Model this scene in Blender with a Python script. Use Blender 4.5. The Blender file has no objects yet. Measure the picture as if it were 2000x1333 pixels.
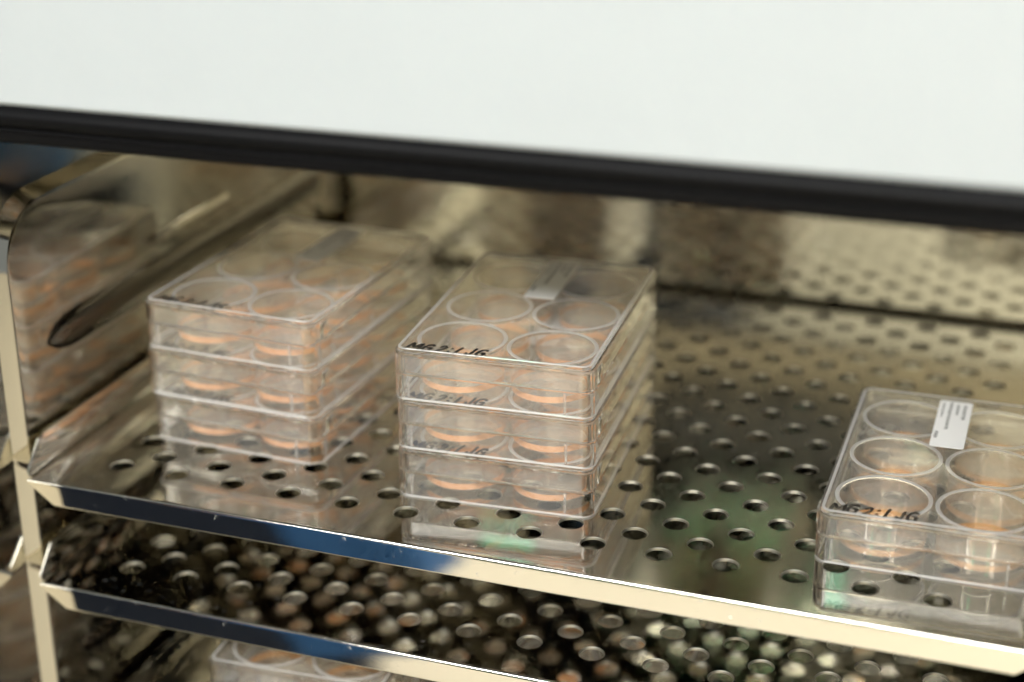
import bpy, bmesh, math, random
from mathutils import Vector, Matrix
random.seed(7)
SC = bpy.context.scene
COL = SC.collection
MM = 0.001
PI = math.pi

# ------------------------------------------------------------------ camera
cam_d = bpy.data.cameras.new('camera')
cam = bpy.data.objects.new('camera', cam_d)
COL.objects.link(cam)
SC.camera = cam
YAW, PITCH, ROLL = math.radians(20.13), math.radians(67.997), math.radians(-0.501)
cam.matrix_world = (Matrix.Translation(Vector((398.785, -587.793, 335.892)) * MM)
                    @ Matrix.Rotation(YAW, 4, 'Z') @ Matrix.Rotation(PITCH, 4, 'X') @ Matrix.Rotation(ROLL, 4, 'Z'))
cam_d.sensor_width = 36.0
cam_d.lens = 3392.97 / 2000 * 36
cam_d.clip_start = 0.02
cam_d.clip_end = 50
cam_d.dof.use_dof = True
cam_d.dof.focus_distance = 0.702
cam_d.dof.aperture_fstop = 3.3
cam_d.dof.aperture_blades = 0

# ------------------------------------------------------------------ world: the even cream light of a laboratory interior
world = bpy.data.worlds.new('World')
SC.world = world
world.use_nodes = True
wb = world.node_tree.nodes['Background']
wb.inputs[0].default_value = (0.95, 1.0, 0.98, 1)
wb.inputs[1].default_value = 0.24

def area(name, loc, target, sx, sy, power, col):
    d = bpy.data.lights.new(name, 'AREA')
    d.shape = 'RECTANGLE'; d.size = sx; d.size_y = sy; d.energy = power; d.color = col
    o = bpy.data.objects.new(name, d); COL.objects.link(o)
    o.location = loc
    o.rotation_euler = (Vector(target) - Vector(loc)).to_track_quat('-Z', 'Y').to_euler()
    return o
area('ceiling_or_fill_lamp', (0.35, -2.2, 1.60), (0.2, -0.1, 0.0), 3.2, 0.26, 112, (1.0, 0.99, 0.97))
area('ceiling_or_fill_lamp', (1.3, -2.5, 1.85), (1.2, -4.2, 0.3), 3.4, 0.4, 95, (1.0, 0.97, 0.88))  # fill added to brighten the mirrored wall, no known fitting

SC.view_settings.view_transform = 'Standard'
SC.view_settings.look = 'None'
SC.view_settings.exposure = 0.32
SC.view_settings.gamma = 1.0
SC.view_settings.use_curve_mapping = False
SC.render.engine = 'CYCLES'
cy = SC.cycles
cy.max_bounces = 28; cy.glossy_bounces = 14; cy.transmission_bounces = 28; cy.diffuse_bounces = 2
cy.transparent_max_bounces = 64
cy.use_adaptive_sampling = True; cy.adaptive_threshold = 0.04; cy.adaptive_min_samples = 12; cy.volume_bounces = 0
cy.caustics_reflective = True; cy.caustics_refractive = True
cy.use_denoising = True
cy.sample_clamp_indirect = 6.0
cy.blur_glossy = 0.3

# ------------------------------------------------------------------ materials
def mat(name):
    m = bpy.data.materials.new(name); m.use_nodes = True
    nt = m.node_tree
    return m, nt, nt.nodes['Principled BSDF']
def node(nt, t, **kw):
    n = nt.nodes.new(t)
    for k, v in kw.items():
        setattr(n, k, v)
    return n
def noise(nt, scale, detail=4, stretch=None):
    tc = node(nt, 'ShaderNodeTexCoord'); mp = node(nt, 'ShaderNodeMapping')
    if stretch: mp.inputs['Scale'].default_value = stretch
    nt.links.new(tc.outputs['Object'], mp.inputs[0])
    n = node(nt, 'ShaderNodeTexNoise'); n.inputs['Scale'].default_value = scale; n.inputs['Detail'].default_value = detail
    nt.links.new(mp.outputs[0], n.inputs['Vector'])
    return n
def ramp(nt, src, a, b, ca, cb):
    r = node(nt, 'ShaderNodeMapRange'); r.inputs[1].default_value = a; r.inputs[2].default_value = b
    r.inputs[3].default_value = ca; r.inputs[4].default_value = cb
    nt.links.new(src, r.inputs[0]); return r.outputs[0]

def steel(name, col, rough, wave=0.0, spots=0.0, smear=0.06):
    m, nt, b = mat(name)
    b.inputs['Base Color'].default_value = (*col, 1)
    b.inputs['Metallic'].default_value = 1.0
    n = noise(nt, 45, 2, (1, 0.35, 1))
    nt.links.new(ramp(nt, n.outputs[0], 0.35, 0.7, rough, rough + smear), b.inputs['Roughness'])
    if wave:
        w = noise(nt, 14, 2)
        bp = node(nt, 'ShaderNodeBump'); bp.inputs['Strength'].default_value = wave; bp.inputs['Distance'].default_value = 0.002
        nt.links.new(w.outputs[0], bp.inputs['Height']); nt.links.new(bp.outputs[0], b.inputs['Normal'])
    if spots:
        # dried water specks and rubbed scratches
        v = node(nt, 'ShaderNodeTexVoronoi'); v.inputs['Scale'].default_value = 170
        tc = node(nt, 'ShaderNodeTexCoord'); nt.links.new(tc.outputs['Object'], v.inputs['Vector'])
        big = noise(nt, 22, 3)
        s1 = ramp(nt, v.outputs['Distance'], 0.06, 0.24, 1, 0)
        s2 = ramp(nt, big.outputs[0], 0.54, 0.64, 0, 1)
        fine = noise(nt, 900, 2)
        s3 = ramp(nt, fine.outputs[0], 0.45, 0.7, 0, 1)
        m1 = node(nt, 'ShaderNodeMath', operation='MULTIPLY'); nt.links.new(s1, m1.inputs[0]); nt.links.new(s2, m1.inputs[1])
        m2 = node(nt, 'ShaderNodeMath', operation='MULTIPLY'); nt.links.new(m1.outputs[0], m2.inputs[0]); nt.links.new(s3, m2.inputs[1])
        m3 = node(nt, 'ShaderNodeMath', operation='MULTIPLY'); nt.links.new(m2.outputs[0], m3.inputs[0]); m3.inputs[1].default_value = spots
        d = node(nt, 'ShaderNodeBsdfDiffuse'); d.inputs[0].default_value = (0.75, 0.74, 0.7, 1)
        mx = node(nt, 'ShaderNodeMixShader'); nt.links.new(m3.outputs[0], mx.inputs[0])
        nt.links.new(b.outputs[0], mx.inputs[1]); nt.links.new(d.outputs[0], mx.inputs[2])
        out = nt.nodes['Material Output']; nt.links.new(mx.outputs[0], out.inputs[0])
    return m
M_SHELF = steel('shelf_steel', (0.50, 0.487, 0.45), 0.045, 0.0, 0.3, 0.045)
M_CUT = steel('cut_edge_steel', (0.46, 0.445, 0.39), 0.42)
M_LIP = steel('lip_steel', (0.86, 0.84, 0.79), 0.035, 0.0, 0.8, 0.03)
M_WALL = steel('wall_steel', (0.60, 0.58, 0.52), 0.05, 0.11)
M_RAIL = steel('rail_steel', (0.16, 0.15, 0.13), 0.16, 0.0)
M_BACK = steel('back_steel', (0.66, 0.64, 0.56), 0.05, 0.03)

def plastic(name, tint, ior=1.5, haze=0.0, hcol=(0.93, 0.90, 0.87)):
    m, nt, b = mat(name)
    nt.nodes.remove(b)
    g = node(nt, 'ShaderNodeBsdfGlass'); g.inputs['Color'].default_value = (*tint, 1)
    g.inputs['Roughness'].default_value = 0.0; g.inputs['IOR'].default_value = ior
    o = g
    if haze:      # pale diffuse share, standing in for edge glow on rims and ribs
        d = node(nt, 'ShaderNodeBsdfDiffuse'); d.inputs[0].default_value = (*hcol, 1)
        t = node(nt, 'ShaderNodeBsdfTranslucent'); t.inputs[0].default_value = (*hcol, 1)
        a = node(nt, 'ShaderNodeMixShader'); nt.links.new(d.outputs[0], a.inputs[1]); nt.links.new(t.outputs[0], a.inputs[2])
        o = node(nt, 'ShaderNodeMixShader')
        o.inputs[0].default_value = haze
        nt.links.new(g.outputs[0], o.inputs[1]); nt.links.new(a.outputs[0], o.inputs[2])
    nt.links.new(o.outputs[0], nt.nodes['Material Output'].inputs[0])
    return m
M_CLEAR = plastic('clear_polystyrene', (1, 0.995, 0.985), 1.5)
M_WELL = plastic('clear_well_polystyrene', (1, 0.995, 0.985), 1.5)
M_LID = plastic('clear_lid_polystyrene', (1, 0.998, 0.995), 1.5)
def thin(name, tint, ior=1.5, haze=0.0, hcol=(0.93, 0.91, 0.88), rough=0.025):
    """flat moulded wall of even thickness: light passes straight on, Fresnel gloss, a trace of haze"""
    m, nt, b = mat(name)
    nt.nodes.remove(b)
    lw_ = node(nt, 'ShaderNodeLayerWeight'); lw_.inputs[0].default_value = 0.5
    pw = node(nt, 'ShaderNodeMath', operation='POWER'); nt.links.new(lw_.outputs['Facing'], pw.inputs[0]); pw.inputs[1].default_value = 5.0
    sch = ramp(nt, pw.outputs[0], 0, 1, ((ior - 1) / (ior + 1)) ** 2, 1.0)
    tr = node(nt, 'ShaderNodeBsdfTransparent'); tr.inputs[0].default_value = (*tint, 1)
    df = node(nt, 'ShaderNodeBsdfDiffuse'); df.inputs[0].default_value = (*hcol, 1)
    gl = node(nt, 'ShaderNodeBsdfGlossy'); gl.inputs[0].default_value = (1, 1, 1, 1); gl.inputs['Roughness'].default_value = rough
    m1 = node(nt, 'ShaderNodeMixShader')
    m1.inputs[0].default_value = haze
    nt.links.new(tr.outputs[0], m1.inputs[1]); nt.links.new(df.outputs[0], m1.inputs[2])
    m2 = node(nt, 'ShaderNodeMixShader'); nt.links.new(sch, m2.inputs[0])
    nt.links.new(m1.outputs[0], m2.inputs[1]); nt.links.new(gl.outputs[0], m2.inputs[2])
    nt.links.new(m2.outputs[0], nt.nodes['Material Output'].inputs[0])
    return m
T_BASE = thin('base_sheet', (1, 0.998, 0.99), 1.5, 0.042)
T_LID = thin('lid_sheet', (1, 1, 0.997), 1.5, 0.008)
T_WELL = thin('well_sheet', (1, 0.998, 0.993), 1.9, 0.075)
M_EDGE = plastic('edge_glow_polystyrene', (1, 1, 1), 1.5, 0.52, (0.95, 0.95, 0.95))  # edge glow of the clear plastic put into a pale diffuse colour
M_RIB = plastic('rib_polystyrene', (1, 1, 1), 1.5, 0.10, (0.95, 0.95, 0.95))
def two(me, sheet, test, edge=None):
    """flat walls take the sheet material, edges, rims and corners stay refracting"""
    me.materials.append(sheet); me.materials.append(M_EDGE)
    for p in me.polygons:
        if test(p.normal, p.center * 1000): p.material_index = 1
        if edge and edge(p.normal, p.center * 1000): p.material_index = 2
    return me
def flat(n, c): return max(abs(n.x), abs(n.y), abs(n.z)) > 0.985
M_MED = thin('culture_medium', (1, 0.975, 0.94), 1.34, 0.015, (0.95, 0.7, 0.5), 0.0)
M_MEN = thin('medium_rim', (1, 0.70, 0.42), 1.34, 0.52, (0.95, 0.43, 0.15), 0.05)
M_MENP = thin('pale_medium_rim', (1, 0.80, 0.56), 1.34, 0.32, (0.95, 0.48, 0.19), 0.05)

def matte(name, col, rough=0.5, var=0.0, spec=0.5):
    m, nt, b = mat(name)
    b.inputs['Base Color'].default_value = (*col, 1)
    b.inputs['Roughness'].default_value = rough
    b.inputs['Specular IOR Level'].default_value = spec
    if var:
        n = noise(nt, 30, 5)
        mx = node(nt, 'ShaderNodeMix', data_type='RGBA')
        mx.inputs[6].default_value = (*[c * (1 - var) for c in col], 1); mx.inputs[7].default_value = (*[min(1, c * (1 + var)) for c in col], 1)
        nt.links.new(n.outputs[0], mx.inputs[0]); nt.links.new(mx.outputs[2], b.inputs['Base Color'])
    return m
M_WHITE = matte('white_enamel', (0.40, 0.43, 0.44), 0.42, 0.025)
M_RUBBER = matte('black_rubber', (0.004, 0.004, 0.0045), 0.45, 0.2, 0.10)
M_INK = matte('black_marker_ink', (0.008, 0.007, 0.009), 0.45)
M_PAPER = matte('label_paper', (0.87, 0.87, 0.86), 0.6, 0.02)
M_PRINT = matte('label_print', (0.12, 0.12, 0.12), 0.6)

# ------------------------------------------------------------------ mesh helpers (all in millimetres)
class MB:
    def __init__(self): self.v = []; self.f = []
    def add(self, vs, fs):
        o = len(self.v); self.v += [tuple(p) for p in vs]; self.f += [tuple(i + o for i in f) for f in fs]; return o
    def ring(self, pts):
        o = len(self.v); self.v += [tuple(p) for p in pts]; return list(range(o, o + len(pts)))
    def bridge(self, a, b):
        n = len(a)
        for i in range(n): self.f.append((a[i], a[(i + 1) % n], b[(i + 1) % n], b[i]))
    def cap(self, a, flip=False): self.f.append(tuple(reversed(a)) if flip else tuple(a))
    def strip(self, a, b):
        for i in range(len(a) - 1): self.f.append((a[i], a[i + 1], b[i + 1], b[i]))
    def box(self, x0, x1, y0, y1, z0, z1):
        vs = [(x, y, z) for z in (z0, z1) for x, y in ((x0, y0), (x1, y0), (x1, y1), (x0, y1))]
        self.add(vs, [(3, 2, 1, 0), (4, 5, 6, 7), (0, 1, 5, 4), (1, 2, 6, 5), (2, 3, 7, 6), (3, 0, 4, 7)])
    def fill(self, loops, flip=False):
        """planar area between an outer loop and its holes"""
        bm = bmesh.new(); mp = {}; es = []
        for lp in loops:
            bv = []
            for i in lp:
                q = bm.verts.new(self.v[i]); mp[q] = i; bv.append(q)
            for i in range(len(bv)): es.append(bm.edges.new((bv[i], bv[(i + 1) % len(bv)])))
        r = bmesh.ops.triangle_fill(bm, edges=es, use_beauty=True, use_dissolve=False)
        for fc in bm.faces:
            ids = [mp[q] for q in fc.verts]
            self.f.append(tuple(ids))
        bm.free()
    def mesh(self, name, m, angle=32, fix=True, bevel=None):
        me = bpy.data.meshes.new(name)
        me.from_pydata([(x * MM, y * MM, z * MM) for x, y, z in self.v], [], self.f)
        if fix:
            bm = bmesh.new(); bm.from_mesh(me)
            bmesh.ops.recalc_face_normals(bm, faces=bm.faces)
            if bevel:
                es = [e for e in bm.edges if len(e.link_faces) == 2 and e.calc_face_angle(0) > math.radians(50)]
                bmesh.ops.bevel(bm, geom=es, offset=bevel * MM, segments=2, affect='EDGES', profile=0.5)
            bm.to_mesh(me); bm.free()
        me.materials.append(m)
        for p in me.polygons: p.use_smooth = True
        me.set_sharp_from_angle(angle=math.radians(angle))
        return me
    def build(self, name, m, parent=None, angle=32, fix=True, bevel=None):
        return link(name, self.mesh(name, m, angle, fix, bevel), parent)
def link(name, me, parent=None):
    o = bpy.data.objects.new(name, me); COL.objects.link(o)
    if parent: o.parent = parent
    return o
def tag(o, label=None, cat=None, group=None, kind=None):
    if label: o['label'] = label
    if cat: o['category'] = cat
    if group: o['group'] = group
    if kind: o['kind'] = kind
    return o
def empty(name, loc, rz=0):
    o = bpy.data.objects.new(name, None); COL.objects.link(o)
    o.empty_display_size = 0.02
    o.location = Vector(loc) * MM; o.rotation_euler = (0, 0, rz); return o
def copy_tree(o, parent=None):
    c = o.copy(); COL.objects.link(c); c.parent = parent
    for ch in list(o.children): copy_tree(ch, c)
    return c
def rrect(x0, x1, y0, y1, r, n=6):
    pts = []
    for cx, cyy, a0 in ((x1 - r, y0 + r, -PI / 2), (x1 - r, y1 - r, 0), (x0 + r, y1 - r, PI / 2), (x0 + r, y0 + r, PI)):
        for i in range(n + 1):
            a = a0 + PI / 2 * i / n
            pts.append((cx + r * math.cos(a), cyy + r * math.sin(a)))
    return pts
def lathe(mb, prof, cx=0, cyy=0, n=48, closed=False):
    rings = []
    for r, z in prof:
        if r < 1e-6: rings.append([len(mb.v)]); mb.v.append((cx, cyy, z))
        else: rings.append(mb.ring([(cx + r * math.cos(2 * PI * i / n), cyy + r * math.sin(2 * PI * i / n), z) for i in range(n)]))
    for a, b in zip(rings, rings[1:]):
        if len(a) == 1 and len(b) == 1: continue
        if len(a) == 1:
            for i in range(n): mb.f.append((a[0], b[i], b[(i + 1) % n]))
        elif len(b) == 1:
            for i in range(n): mb.f.append((a[i], a[(i + 1) % n], b[0]))
        else: mb.bridge(a, b)

# ================================================================== INCUBATOR
XL, XR, YF, YB, ZT, ZB = -41.5, 410.0, -58.0, 296.0, 160.0, -215.0
inc = tag(empty('incubator', (190, 120, ZB)), 'white incubator with mirror polished steel chamber and black door seal', 'incubator')
def ipart(mb, name, m, parent=inc, **kw):
    o = mb.build(name, m, None, **kw)
    o.parent = parent
    o.matrix_parent_inverse = parent.matrix_world.inverted() if parent is not inc else Matrix.Translation(-inc.location)
    return o
# back wall
b = MB(); b.box(XL - 2, XR + 2, YB, YB + 2, ZB, ZT); ipart(b, 'back_wall', M_BACK)
b = MB(); b.box(XR, XR + 2, YF, YB, ZB, ZT); ipart(b, 'right_wall', M_WALL)
b = MB(); b.box(XL, XR, YF, YB, ZB - 2, ZB); ipart(b, 'chamber_floor', M_WALL)
b = MB(); b.box(XL, XR, -38, YB, ZT, ZT + 2); ipart(b, 'chamber_ceiling', M_WALL)
# left wall: a sheet with one large pressed field and its rails
b = MB()
def yz(pts, x): return [(x, p[0], p[1]) for p in pts]
E0, E1, EZ0, EZ1 = -21.0, 276.0, -205.0, 121.5
fr = b.ring(yz([(YF, ZB), (YB, ZB), (YB, ZT), (YF, ZT)], XL))
rings = []
for ins, x in ((0, XL), (0.5, XL + 0.25), (4.4, XL + 5.4), (5.2, XL + 5.9), (6.0, XL + 6)):
    rings.append(b.ring(yz(rrect(E0 + ins, E1 - ins, EZ0 + ins, EZ1 - ins, 30 - ins * 0.6, 10), x)))
b.fill([fr, rings[0]])
for r0, r1 in zip(rings, rings[1:]): b.bridge(r0, r1)
b.cap(rings[-1])
lw = ipart(b, 'left_wall', M_WALL, fix=True, angle=50)
XI = XL + 6
def rail(z, y0, y1, h, d, name='rail', x=None):
    m = MB(); x = XI if x is None else x
    secs = []
    n = 10
    for (y, s) in [(y0, 0.12), (y0 + 3, 0.42), (y0 + 8, 0.74), (y0 + 16, 0.95), (y0 + 26, 1), (y1 - 5.5, 1), (y1 - 3, 0.9), (y1 - 1.2, 0.62), (y1, 0.15)]:
        secs.append(m.ring([(x - 0.4 + (d + 0.4) * s * math.sin(PI * i / n), y, z - h / 2 * s * math.cos(PI * i / n)) for i in range(n + 1)]))
    for p, q in zip(secs, secs[1:]):
        m.bridge(p, q)
    m.cap(secs[0], True); m.cap(secs[-1])
    o = m.build(name, M_RAIL if name == 'rail' else M_WALL); o.parent = lw
    return o
for z in (102.8, 51.4, 0.0, -51.4, -102.8, -154.2):
    if z < 100: rail(z + (0.5 if z in (51.4, -102.8) else 1.5), 5, 276, 17 if z in (51.4, -102.8) else 11.5, 4.0 if z in (51.4, -102.8) else 2.9)
rail(69.5, 90, 172, 6.5, 2.2, 'bracket')
# white front panel above the opening, tilted a hair, and the black seal under it
def fz(x): return 176.6 + (x - 3.6) * 0.0059
X0, X1 = -160.0, 520.0
b = MB()
A = []; B = []
prof = [(-60, 1.6), (-60, 420), (-20, 420), (-20, 0), (-58.4, 0)]
for x, R_ in ((X0, A), (X1, B)):
    for y, z in prof: R_.append((x, y, z + fz(x)))
ra, rb = b.ring(A), b.ring(B); b.bridge(ra, rb); b.cap(ra, True); b.cap(rb)
ipart(b, 'front_panel', M_WHITE)
def seal(name, prof, m):
    b = MB(); secs = []
    for k in range(25):
        x = X0 + (X1 - X0) * k / 24
        wob = 0.25 * math.sin(k * 1.3) + 0.15 * math.sin(k * 0.47 + 1)
        secs.append(b.ring([(x, y + wob * 0.5, z + fz(x) - 0.15 + wob * 0.35 * (z / -15)) for y, z in prof]))
    for p, q in zip(secs, secs[1:]): b.bridge(p, q)
    b.cap(secs[0], True); b.cap(secs[-1])
    return ipart(b, name, m, angle=60)
def bulge(y0, z0, z1, d, n=7):
    return [(y0 - d * math.sin(PI * i / n), z0 + (z1 - z0) * i / n) for i in range(n + 1)]
prof = [(-30, 0)] + bulge(-58.4, 0, -8.2, 2.6, 8) + [(-57.2, -8.6)] + bulge(-57.0, -8.9, -10.4, 1.0, 5) + [(-56.4, -10.7), (-56.2, -14.2), (-55.2, -15.4), (-50, -15.6), (-30, -15.2)]
seal('door_seal', prof, M_RUBBER)
for xa, xb, xc in ((XL - 24, XL - 1, X0), (XR + 24, XR + 1, X1)):
    m = MB(); secs = []
    for z in (ZB - 40, 0, 160):
        secs.append(m.ring([(xa + (xb - xa) * (0.5 - 0.5 * math.cos(PI * i / 10)), -56 - 4 * math.sin(PI * i / 10) * (0.6 + 0.4 * math.cos(PI * i / 5)), z) for i in range(11)] + [(xb, -40, z), (xa, -40, z)]))
    for p, q in zip(secs, secs[1:]): m.bridge(p, q)
    m.cap(secs[0], True); m.cap(secs[-1])
    ipart(m, 'side_seal', M_RUBBER, angle=60)
    m = MB(); m.box(min(xa, xc), max(xa, xc) - 0.1, -60, -25, ZB - 40, 174)
    ipart(m, 'side_panel', M_WHITE)

# ================================================================== SHELVES
PX, QY, HR = 27.137, 13.32, 5.15
SX0, SX1, SY0, SY1 = -32.0, 396.0, -25.4, 285.4
NROW = 22
def shelf_meshes():
    T = 1.2; seg = 24
    b = MB()
    vid = {}; cut = []
    def gv(x, y, z):
        k = (round(x, 3), round(y, 3), round(z, 3))
        if k not in vid: vid[k] = len(b.v); b.v.append((x, y, z))
        return vid[k]
    GX0, GX1 = -PX / 2, PX * 13.5      # the grid the holes lie in
    ys = [QY * (j - 0.5) for j in range(NROW + 1)]
    def cell(cx, j, half=None):
        y0, y1, yc = ys[j], ys[j + 1], QY * j
        for z, flip in ((0.0, False), (-T, True)):
            x0, x1 = cx - PX / 2, cx + PX / 2
            sq = [gv(x1, yc, z), gv(x1, y1, z), gv(cx, y1, z), gv(x0, y1, z), gv(x0, yc, z), gv(x0, y0, z), gv(cx, y0, z), gv(x1, y0, z)]
            R0 = HR if z else HR + 0.28
            c = [gv(cx + R0 * math.cos(2 * PI * i / seg), yc + R0 * math.sin(2 * PI * i / seg), z) for i in range(seg)]
            angs = [0, math.atan2(y1 - yc, PX / 2), PI / 2]
            # joining ring: each octant of the circle to one edge of the square
            stop = [0, 3, 6, 9, 12, 15, 18, 21, 24]
            for k in range(8):
                ids = [c[i % seg] for i in range(stop[k], stop[k + 1] + 1)]
                f = [sq[k], sq[(k + 1) % 8]] + list(reversed(ids))
                b.f.append(tuple(reversed(f)) if flip else tuple(f))
            if z == 0: top = c
            else: bot = c
        mid = [gv(cx + HR * math.cos(2 * PI * i / seg), yc + HR * math.sin(2 * PI * i / seg), -0.26) for i in range(seg)]
        b.bridge(top, mid); b.bridge(mid, bot); cut.extend(range(len(b.f) - 2 * seg, len(b.f)))
    def blank(x0, x1, j, mids):
        y0, y1, yc = ys[j], ys[j + 1], QY * j
        for z, flip in ((0.0, False), (-T, True)):
            f = [gv(x0, y0, z), gv(x1, y0, z), gv(x1, yc, z), gv(x1, y1, z), gv(x0, y1, z), gv(x0, yc, z)]
            b.f.append(tuple(reversed(f)) if flip else tuple(f))
    for j in range(NROW):
        if j % 2 == 0:
            for i in range(14): cell(i * PX, j)
        else:
            blank(GX0, GX0 + PX / 2, j, 0)
            for i in range(13): cell((i + 0.5) * PX, j)
            blank(GX1 - PX / 2, GX1, j, 0)
    # plain margins round the grid
    for z, flip in ((0.0, False), (-T, True)):
        def add(f): b.f.append(tuple(reversed(f)) if flip else tuple(f))
        xs = [GX0 + PX / 2 * k for k in range(29)]
        yy = sorted(set([round(v, 6) for v in ys] + [round(QY * j, 6) for j in range(NROW)]))
        add([gv(SX0 + 1.2, SY0 + 1.2, z), gv(SX1 - 1.2, SY0 + 1.2, z)] + [gv(x, ys[0], z) for x in reversed(xs)])
        add([gv(x, ys[-1], z) for x in xs] + [gv(SX1 - 1.2, SY1, z), gv(SX0 + 1.2, SY1, z)])
        add([gv(SX0 + 1.2, SY0 + 1.2, z)] + [gv(GX0, y, z) for y in yy] + [gv(SX0 + 1.2, SY1, z)])
        add([gv(SX1 - 1.2, SY1, z)] + [gv(GX1, y, z) for y in reversed(yy)] + [gv(SX1 - 1.2, SY0 + 1.2, z)])
    deck = b.mesh('perforated_deck', M_SHELF, angle=30, fix=False)
    deck.materials.append(M_CUT)
    for i in cut: deck.polygons[i].material_index = 1
    # front lip: rolled over and turned down, mitred at both ends
    b = MB()
    prof = [(1.4, 0.0), (1.2, 0.0)]
    for i in range(1, 9):
        a = PI / 2 + PI / 2 * i / 8
        prof.append((1.2 + 1.3 * math.cos(a), -1.3 + 1.3 * math.sin(a)))
    prof += [(-0.09, -1.6), (0.42, -10.4), (0.44, -10.7), (0.6, -11.1), (0.85, -11.3), (1.2, -11.3), (1.45, -11.0), (1.2, -3), (1.5, -1.4)]
    secs = []
    nx = 40
    for k in range(nx + 1):
        u = k / nx
        s = []
        for dy, dz in prof:
            ins = max(0.0, min(1.0, (-dz - 1.2) / 10.0)) * 12.4
            x = SX0 + 0.2 + ins + (SX1 - SX0 - 0.4 - 2 * ins) * u
            bow = 0.25 * math.sin(u * 9) * 0.3
            s.append((x, SY0 + dy + bow * 0.3, dz + 0.02 * math.sin(u * 23)))
        secs.append(b.ring(s))
    for p, q in zip(secs, secs[1:]): b.bridge(p, q)
    b.cap(secs[0], True); b.cap(secs[-1])
    lip = b.mesh('front_lip', M_LIP, angle=40)
    # upturned sides with a cut front corner
    def side(x, s):
        b = MB()
        out = [(SY0 + 0.3, 1.2), (SY0 + 0.2, 3.4), (SY0 + 10.6, 15.0), (SY0 + 17.5, 16.6), (SY1 - 3, 16.6), (SY1, 14), (SY1, 0.3), (SY0 + 2, 0.3)]
        a = b.ring([(x, y, z) for y, z in out]); c = b.ring([(x + s * 1.2, y, z) for y, z in out])
        b.bridge(a, c); b.cap(a, True); b.cap(c)
        return b.mesh('side_flange', M_LIP, angle=30, bevel=0.3)
    # turned-down rear edge
    b = MB()
    pr = [(0, 0)] + [(8.6 * math.sin(PI / 2 * i / 6), -2.6 + 2.6 * math.cos(PI / 2 * i / 6)) for i in range(1, 7)] + [(8.6, -9), (7.6, -9), (7.6, -3.4), (0, -1.2)]
    a = b.ring([(SX0 + 1.2, SY1 + y, z) for y, z in pr]); c = b.ring([(SX1 - 1.2, SY1 + y, z) for y, z in pr])
    b.bridge(a, c); b.cap(a, True); b.cap(c)
    rear = b.mesh('rear_edge', M_RAIL, angle=40)  # shade of the gap at the wall put into a dark steel
    return deck, lip, side(SX0, 1), side(SX1, -1), rear
SM = shelf_meshes()
def shelf(z, label):
    r = tag(empty('perforated_shelf', (0, 0, z)), label, 'shelf', 'perforated shelves in the incubator')
    for me, n in zip(SM, ('perforated_deck', 'front_lip', 'side_flange', 'side_flange', 'rear_edge')):
        link(n, me, r)
    return r
shelf(0, 'upper perforated steel shelf carrying the plate stacks')
shelf(-51.4, 'empty perforated steel shelf directly under the upper shelf')
shelf(-154.2, 'lowest perforated steel shelf at the bottom edge, mostly hidden')

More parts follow.
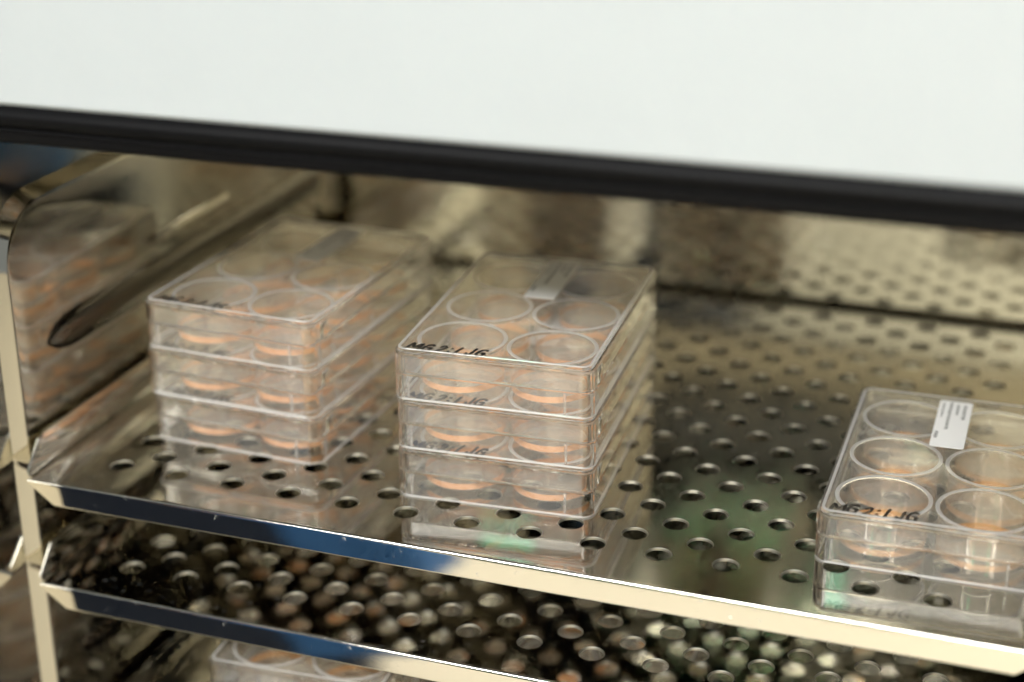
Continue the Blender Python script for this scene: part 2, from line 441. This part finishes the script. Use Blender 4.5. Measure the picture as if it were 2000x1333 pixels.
# ================================================================== CULTURE PLATES
PW, PL, PH, PIT = 85.4, 127.6, 22.4, 39.12
WELLS = [(PW / 2 + (i - 0.5) * PIT, PL / 2 + (j - 1) * PIT) for j in range(3) for i in range(2)]
def loop(mb, ins, z, r=6.0, n=6):
    return mb.ring([(x, y, z) for x, y in rrect(ins, PW - ins, ins, PL - ins, max(r - ins, 0.8), n)])
def plate_meshes():
    out = {}
    b = MB()
    oz = [(0.25, 0), (0.0, 0.5), (0.0, 10.9), (0.35, 11.3), (1.55, 11.45), (1.6, 11.8), (1.7, 18.4), (2.1, 18.9)]
    iz = [(2.9, 17.9), (2.8, 11.0), (1.35, 10.2), (1.2, 0.4), (1.0, 0)]
    ro = [loop(b, i, z) for i, z in oz]; ri = [loop(b, i, z) for i, z in iz]
    for p, q in zip(ro, ro[1:]): b.bridge(p, q)
    for p, q in zip(ri, ri[1:]): b.bridge(p, q)
    b.bridge(ri[-1], ro[0])
    n = 40; ct = []; cb = []
    for cx, cyy in WELLS:
        ct.append(b.ring([(cx + 18.5 * math.cos(2 * PI * i / n), cyy + 18.5 * math.sin(2 * PI * i / n), 18.9) for i in range(n)]))
        cb.append(b.ring([(cx + 18.5 * math.cos(2 * PI * i / n), cyy + 18.5 * math.sin(2 * PI * i / n), 17.9) for i in range(n)]))
    b.fill([ro[-1]] + ct); b.fill([ri[0]] + cb)
    for p, q in zip(ct, cb): b.bridge(p, q)
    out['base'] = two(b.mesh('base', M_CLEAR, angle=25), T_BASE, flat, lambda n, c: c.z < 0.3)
    b = MB(); b.box(0, 0.9, 0, 1.3, 0.6, 9.9)
    out['rib'] = b.mesh('corner_rib', M_RIB, bevel=0.15)
    b = MB()
    lathe(b, [(0, 1.6), (17.2, 1.6), (17.75, 2.2), (17.9, 18.6)], n=56)
    lathe(b, [(17.5, 18.7), (18.45, 18.7), (18.5, 19.0), (19.0, 19.02), (19.05, 19.7), (18.7, 19.95), (17.6, 19.95), (17.35, 19.6), (17.4, 18.8), (17.5, 18.7)], n=56)
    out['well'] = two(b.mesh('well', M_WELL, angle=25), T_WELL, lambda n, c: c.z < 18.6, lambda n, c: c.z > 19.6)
    b = MB()
    lathe(b, [(0, 1.75), (17.0, 1.75), (17.5, 2.3), (17.55, 5.0), (17.1, 4.65), (16.0, 4.5), (0, 4.46)], n=48)
    me = out['medium'] = b.mesh('culture_medium', M_MED, angle=25)
    me.materials.append(M_MEN)
    for p in me.polygons:
        if abs(p.normal.z) < 0.6: p.material_index = 1
    me = out['pale'] = me.copy(); me.materials[1] = M_MENP
    b = MB()
    oz = [(0.35, 11.9), (0.05, 12.2), (0.05, 12.6), (0.05, 19.5), (0.05, 19.9), (0.25, 20.5), (1.15, 20.75), (1.4, 21.0), (1.5, 21.95), (1.75, 22.25), (2.55, 22.25), (2.8, 22.0), (3.0, 21.3)]
    iz = [(2.4, 20.3), (1.6, 20.0), (1.25, 19.4), (1.15, 12.2), (1.0, 11.9)]
    ro = [loop(b, i, z) for i, z in oz]; ri = [loop(b, i, z) for i, z in iz]
    for p, q in zip(ro, ro[1:]): b.bridge(p, q)
    b.cap(ro[-1]); b.cap(ri[0], True)
    for p, q in zip(ri, ri[1:]): b.bridge(p, q)
    b.bridge(ri[-1], ro[0])
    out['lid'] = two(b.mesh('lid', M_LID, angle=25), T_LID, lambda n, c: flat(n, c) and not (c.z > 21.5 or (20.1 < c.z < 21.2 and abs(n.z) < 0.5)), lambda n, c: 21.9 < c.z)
    b = MB(); b.box(0, 0.57, 0, 6.5, 12.3, 19.6)
    out['tab'] = b.mesh('side_tab', M_LID, bevel=0.2)
    # paper label across the rear of the lid
    b = MB()
    lo = b.ring([(x, y, 21.32) for x, y in rrect(35.2, 49.3, 74.5, 123.5, 1.2, 3)]); hi = b.ring([(x, y, 21.44) for x, y in rrect(35.2, 49.3, 74.5, 123.5, 1.2, 3)])
    b.bridge(lo, hi); b.cap(lo, True); b.cap(hi); out['sticker'] = b.mesh('sticker', M_PAPER)
    b = MB(); rr = random.Random(3)
    for x, y0, y1, w in ((37.2, 105, 120, 1.1), (40.3, 93, 121, 1.6), (43.4, 109, 120, 1.3), (46.4, 104.5, 120, 1.8), (36.9, 83, 90, 1.8)):
        y = y0
        while y < y1:
            l = rr.uniform(0.35, 0.9)
            b.box(x - w / 2 * rr.uniform(0.6, 1), x + w / 2 * rr.uniform(0.5, 1), y, y + l, 21.45, 21.47)
            y += l + rr.uniform(0.25, 0.6)
    out['print'] = b.mesh('printed_lines', M_PRINT)
    return out
PM = plate_meshes()
GLY = {
 'M': [[(0, 0), (.12, .98), (.5, .35), (.88, 1), (1, 0)]],
 'G': [[(.98, .86), (.62, 1.02), (.22, .86), (.04, .48), (.2, .1), (.6, -.02), (.97, .12)], [(.97, .1), (.98, .5), (.56, .5)]],
 '2': [[(.05, .78), (.35, 1), (.75, .85), (.65, .5), (.05, .05), (.9, .02)]],
 ':': [[(.4, .22), (.46, .26)], [(.42, .66), (.48, .70)]],
 '1': [[(.62, 1.0), (.5, .5), (.42, 0)]],
 'J': [[(.75, 1), (.72, .2), (.45, 0), (.1, .12), (.05, .3)]],
}
def writing(seed):
    rr = random.Random(seed); b = MB(); k = 0
    x = 4.2 + rr.uniform(-.6, .8); yb = 3.7 + rr.uniform(-.2, .35); sl = rr.uniform(.7, 1.9); dr = rr.uniform(-.02, .015)
    for ch, w, adv in (('M', 5.0, 6.3), ('G', 3.4, 6.4), ('2', 3.2, 4.4), (':', 1.6, 3.2), ('1', 1.8, 5.0), ('J', 2.8, 4.0), ('G', 3.3, 4.0)):
        hgt = 7.0 * rr.uniform(0.92, 1.06)
        for st in GLY[ch]:
            pts = [(x + px * w + py * sl + rr.uniform(-.16, .16), yb + (x - 4) * dr + py * hgt + rr.uniform(-.15, .15)) for px, py in st]
            # smooth the polyline
            fine = []
            for i in range(len(pts) - 1):
                p0 = pts[max(i - 1, 0)]; p1 = pts[i]; p2 = pts[i + 1]; p3 = pts[min(i + 2, len(pts) - 1)]
                for t in (0, .25, .5, .75):
                    fine.append(tuple(0.5 * ((2 * p1[c]) + (-p0[c] + p2[c]) * t + (2 * p0[c] - 5 * p1[c] + 4 * p2[c] - p3[c]) * t * t + (-p0[c] + 3 * p1[c] - 3 * p2[c] + p3[c]) * t ** 3) for c in (0, 1)))
            fine.append(pts[-1])
            L = []; R_ = []
            for i, p in enumerate(fine):
                a = fine[max(i - 1, 0)]; c = fine[min(i + 1, len(fine) - 1)]
                dx, dy = c[0] - a[0], c[1] - a[1]; d = math.hypot(dx, dy) or 1
                wd = 0.7 * rr.uniform(.85, 1.1)
                L.append((p[0] - dy / d * wd, p[1] + dx / d * wd)); R_.append((p[0] + dy / d * wd, p[1] - dx / d * wd))
            z = 21.33 + 0.012 * k; k += 1
            a = b.ring([(q[0], q[1], z) for q in L]); c = b.ring([(q[0], q[1], z) for q in R_])
            a2 = b.ring([(q[0], q[1], z + .008) for q in L]); c2 = b.ring([(q[0], q[1], z + .008) for q in R_])
            b.strip(a, c); b.strip(c2, a2); b.strip(a2, a); b.strip(c, c2)
            for q in (L[0], fine[-1]):
                pass
            for e in (fine[0], fine[-1]):
                cc = b.ring([(e[0] + .66 * math.cos(t * PI / 5), e[1] + .66 * math.sin(t * PI / 5), z + .009) for t in range(10)])
                b.cap(cc)
        x += adv
    return b.mesh('marker_writing', M_INK, fix=False)
def plate(loc, rz, label, group, seed, sticker=True, text=True, prn=True, med='medium'):
    r = tag(empty('culture_plate', loc, rz), label, 'culture plate', group)
    base = link('base', PM['base'], r)
    for x, y, a in ((6.2, 1.25, 0), (PW - 12.5, 1.25, 0), (PW - 1.25, 9.5, PI / 2), (PW - 1.25, PL - 10, PI / 2)):
        q = link('corner_rib', PM['rib'], base); q.location = (x * MM, y * MM, 0); q.rotation_euler = (0, 0, a)
    for cx, cyy in WELLS:
        w = link('well', PM['well'], r); w.location = (cx * MM, cyy * MM, 0)
        link('culture_medium', PM[med], w)
    lid = link('lid', PM['lid'], r)
    for x in (PW - 0.02, -0.55):
        q = link('side_tab', PM['tab'], lid); q.location = (x * MM, 8 * MM, 0)
    if text: link('marker_writing', writing(seed), lid)
    if sticker:
        link('sticker', PM['sticker'], lid)
        if prn: tag(link('printed_lines', PM['print'], lid), kind='stuff')
    return r
CEN, LEF, RIG = (125.553, 12.74, 0.0636), (-2.668, 30.105, -0.0421), (302.618, 14.092, 0.0241)
def stack(base, names, where, z0, seed, jit, **kw):
    x, y, a = base
    n = len(names); rr = random.Random(seed)
    for k, nm in enumerate(names):
        j = jit if k < n - 1 else 0
        plate((x + rr.uniform(-j, j), y + rr.uniform(-j, j), z0 + 0.15 + k * PH), a + rr.uniform(-j, j) * 0.006,
              nm + ' ' + where, 'clear six-well plates', seed * 10 + k, **kw)
stack(CEN, ('bottom clear six-well plate with orange medium', 'middle clear six-well plate with orange medium', 'topmost clear six-well plate with marker writing'),
      'of the sharp central stack', 0, 5, 0.5)
stack(LEF, ('bottom clear six-well plate with orange medium', 'middle clear six-well plate with orange medium', 'topmost clear six-well plate with marker writing'),
      'of the blurred left stack', 0, 6, 0.5)
plate((RIG[0], RIG[1], 0.15), RIG[2], 'single clear six-well plate with a white printed label, standing alone at right', 'clear six-well plates', 77, med='pale')
stack((38, -8, 0.05), ('bottom clear six-well plate', 'middle clear six-well plate', 'topmost clear six-well plate'),
      'of the lowest-shelf stack cut by the bottom edge', -154.2, 8, 0.5, text=False, sticker=False, med='pale')
stack((150, 20, -0.03), ('lower clear six-well plate', 'upper clear six-well plate'),
      'of the lowest-shelf stack glimpsed through the shelf holes', -154.2, 9, 0.5, text=False, sticker=False)

# ================================================================== what the polished steel mirrors: floor, wall, person; bin, cabinet and emitter added unseen
FZ = -900.0
M_FLOOR = matte('cream_vinyl', (0.66, 0.575, 0.42), 0.5, 0.03)
M_NAVY = matte('navy_cloth', (0.018, 0.026, 0.05), 0.8, 0.15)
M_BLUE = matte('blue_cloth', (0.02, 0.11, 0.30), 0.8, 0.1)
M_SKIN = matte('skin', (0.55, 0.36, 0.27), 0.5, 0.05)
M_HAIR = matte('dark_hair', (0.02, 0.014, 0.01), 0.6)
M_GREEN = matte('green_plastic', (0.035, 0.40, 0.23), 0.4, 0.05)
M_BLACKP = matte('black_plastic', (0.015, 0.015, 0.015), 0.45)
b = MB(); b.box(-3500, 3500, -4300, -150, FZ - 20, FZ)
tag(b.build('floor', M_FLOOR), kind='structure')

b = MB(); b.box(-950, 3500, -4280, -4260, FZ, 1900)
tag(b.build('wall', matte('cream_wall_paint', (0.84, 0.80, 0.66), 0.6, 0.02)), kind='structure')
# green bin with a black lid, added behind the camera to darken the shelf reflections
bn = tag(empty('added_bin', (-90, -1560, FZ)), 'green bin with black lid, added out of view to darken the shelf reflections', 'bin')
m = MB(); R = [m.ring([(x, y, z) for x, y in rrect(-w, w, -w * .6, w * .6, 25)]) for w, z in ((275, 0), (295, 130), (303, 130), (303, 140), (290, 140), (270, 6))]
for p, q in zip(R, R[1:]): m.bridge(p, q)
m.cap(R[0], True); m.cap(R[-1]); m.build('body', M_GREEN, bn)
m = MB(); R = [m.ring([(x, y, z) for x, y in rrect(-w, w, -w * .6, w * .6, 25)]) for w, z in ((306, 141), (306, 170), (270, 300), (140, 340))]
for p, q in zip(R, R[1:]): m.bridge(p, q)
m.cap(R[0], True); m.cap(R[-1]); m.build('lid', M_BLACKP, bn)

# tall dark cabinet, added unseen behind the camera to darken the reflections
M_DARK = matte('dark_laminate', (0.018, 0.02, 0.024), 0.5, 0.1)
cb = tag(empty('added_cabinet', (-740, -3000, FZ)), 'tall dark cabinet added out of view for a dark band in the back wall', 'cabinet')
m = MB(); m.box(-230, 230, -240, 0, 0, 2400); m.build('carcass', M_DARK, cb, bevel=3)
for sx in (-1, 1):
    m = MB(); m.box(min(sx * 4, sx * 224), max(sx * 4, sx * 224), 1, 20, 60, 2380); d = m.build('door', M_DARK, cb, bevel=3)
    m = MB(); m.box(sx * 30 - 6, sx * 30 + 6, 21, 45, 1050, 1250); m.build('handle', M_RAIL, d, bevel=3)
# lit green sign added out of view to make green glints in the shelves
gs = tag(empty('green_emitter', (-470, -3000, 1690)), 'lit green sign added out of view to make green glints', 'emitter')
m = MB(); m.box(-200, 200, -30, 0, 0, 430); m.build('housing', M_BLACKP, gs, bevel=4)
M_LIT = bpy.data.materials.new('lit_green_panel'); M_LIT.use_nodes = True
_p = M_LIT.node_tree.nodes['Principled BSDF']; _p.inputs['Base Color'].default_value = (0.05, 0.4, 0.25, 1)
_p.inputs['Emission Color'].default_value = (0.11, 0.70, 0.39, 1); _p.inputs['Emission Strength'].default_value = 4.0
m = MB(); m.box(-190, 190, 0.5, 6, 10, 420); m.build('lit_panel', M_LIT, gs, bevel=2)
for sx in (-150, 150):
    m = MB(); m.box(sx - 4, sx + 4, -19, -11, 430.5, 900); m.build('hanger_rod', M_RAIL, gs)

# standing person whose dark clothes the steel mirrors
def person(loc, rz):
    J = {}; Ed = []
    def j(n, p, r, parent=None):
        J[n] = (len(J), p, r)
        if parent: Ed.append((J[parent][0], J[n][0]))
    j('pelvis', (0, 0, .93), .14)
    j('waist', (0, .01, 1.08), .13, 'pelvis'); j('chest', (0, .02, 1.27), .155, 'waist'); j('upper', (0, .01, 1.40), .12, 'chest')
    j('neck', (0, .02, 1.49), .058, 'upper'); j('chin', (0, .045, 1.55), .068, 'neck'); j('head', (0, .05, 1.64), .088, 'chin'); j('crown', (0, .04, 1.71), .07, 'head')
    for s_, k in ((-1, 'a'), (1, 'b')):
        j('sh' + k, (s_ * .17, .01, 1.41), .068, 'upper'); j('el' + k, (s_ * .235, -.02, 1.15), .047, 'sh' + k); j('wr' + k, (s_ * .22, .12, .95), .032, 'el' + k)
        j('pa' + k, (s_ * .215, .16, .89), .034, 'wr' + k)
        for q in range(4):
            j('f%d' % q + k, (s_ * (.205 + .0), .165 + .018 * q - .02, .83 + .004 * q), .010, 'pa' + k); j('g%d' % q + k, (s_ * .195, .17 + .018 * q - .02, .79 + .006 * q), .008, 'f%d' % q + k)
        j('t' + k, (s_ * .19, .20, .875), .011, 'pa' + k); j('u' + k, (s_ * .18, .215, .845), .009, 't' + k)
        j('hip' + k, (s_ * .10, 0, .86), .105, 'pelvis'); j('kn' + k, (s_ * .125, .02, .49), .065, 'hip' + k); j('an' + k, (s_ * .135, -.01, .10), .045, 'kn' + k)
        j('ft' + k, (s_ * .145, .08, .045), .042, 'an' + k); j('to' + k, (s_ * .15, .16, .04), .036, 'ft' + k)
    me = bpy.data.meshes.new('figure')
    me.from_pydata([v[1] for v in J.values()], Ed, [])
    o = bpy.data.objects.new('tmp_figure', me); COL.objects.link(o)
    md = o.modifiers.new('skin', 'SKIN'); md.use_smooth_shade = True
    for i, v in enumerate(J.values()):
        me.skin_vertices[0].data[i].radius = (v[2], v[2] * (.8 if v[1][2] > .8 and v[2] > .1 else 1)); me.skin_vertices[0].data[i].use_root = (i == 0)
    o.modifiers.new('sub', 'SUBSURF').render_levels = 2; o.modifiers['sub'].levels = 2
    bpy.context.view_layer.update()
    ev = o.evaluated_get(bpy.context.evaluated_depsgraph_get())
    bm_ = bpy.data.meshes.new_from_object(ev); bpy.data.objects.remove(o)
    root = tag(empty('person', (loc[0] * 1000, loc[1] * 1000, FZ), rz), 'person standing in a long navy gown with blue apron, seen only mirrored in steel', 'person')
    for mm_ in (M_NAVY, M_SKIN, M_BLUE, M_BLACKP): bm_.materials.append(mm_)
    for p in bm_.polygons:
        c = p.center; p.use_smooth = True
        p.material_index = 1 if (c.z > 1.485 or (abs(c.x) > .15 and c.y > .11 and .6 < c.z < 1.0)) else 3 if c.z < .085 else 0
    ob = link('body', bm_, root)
    for nm, mm_, f0, f1 in (('gown', M_NAVY, 0.0, 1.0), ('apron', M_BLUE, 0.86, 1.06)):
        m = MB(); secs = []
        for z, rx, ry in ((1120, 165, 140), (960, 205, 165), (700, 235, 190), (400, 255, 205), (230, 262, 212), (229, 252, 202), (700, 225, 180), (1120, 155, 130)):
            k = 1.02 if nm == 'apron' else 1.0
            n = 40 if nm == 'gown' else 14
            pts = []
            for i in range(n if nm == 'gown' else n + 1):
                a = 2 * PI * (f0 + (f1 - f0) * i / n) + 0.35
                fold = 1 + 0.035 * math.sin(a * 9 + z * .002)
                pts.append((rx * k * fold * math.cos(a), 10 + ry * k * fold * math.sin(a), z))
            secs.append(m.ring(pts))
        for p, q in zip(secs, secs[1:] + secs[:1]):
            (m.bridge if nm == 'gown' else m.strip)(p, q)
        m.build(nm, mm_, root, angle=60)
    m = MB(); lathe(m, [(0, 90), (50, 84), (82, 50), (95, 10), (90, -40), (60, -75), (0, -60)], n=24)
    m.v = [(x, y * 1.1 + 25 + (0 if y < 40 else -22), z + 1672) for x, y, z in m.v]
    m.build('hair', M_HAIR, root)
person((-.47, -.86), 0.15)
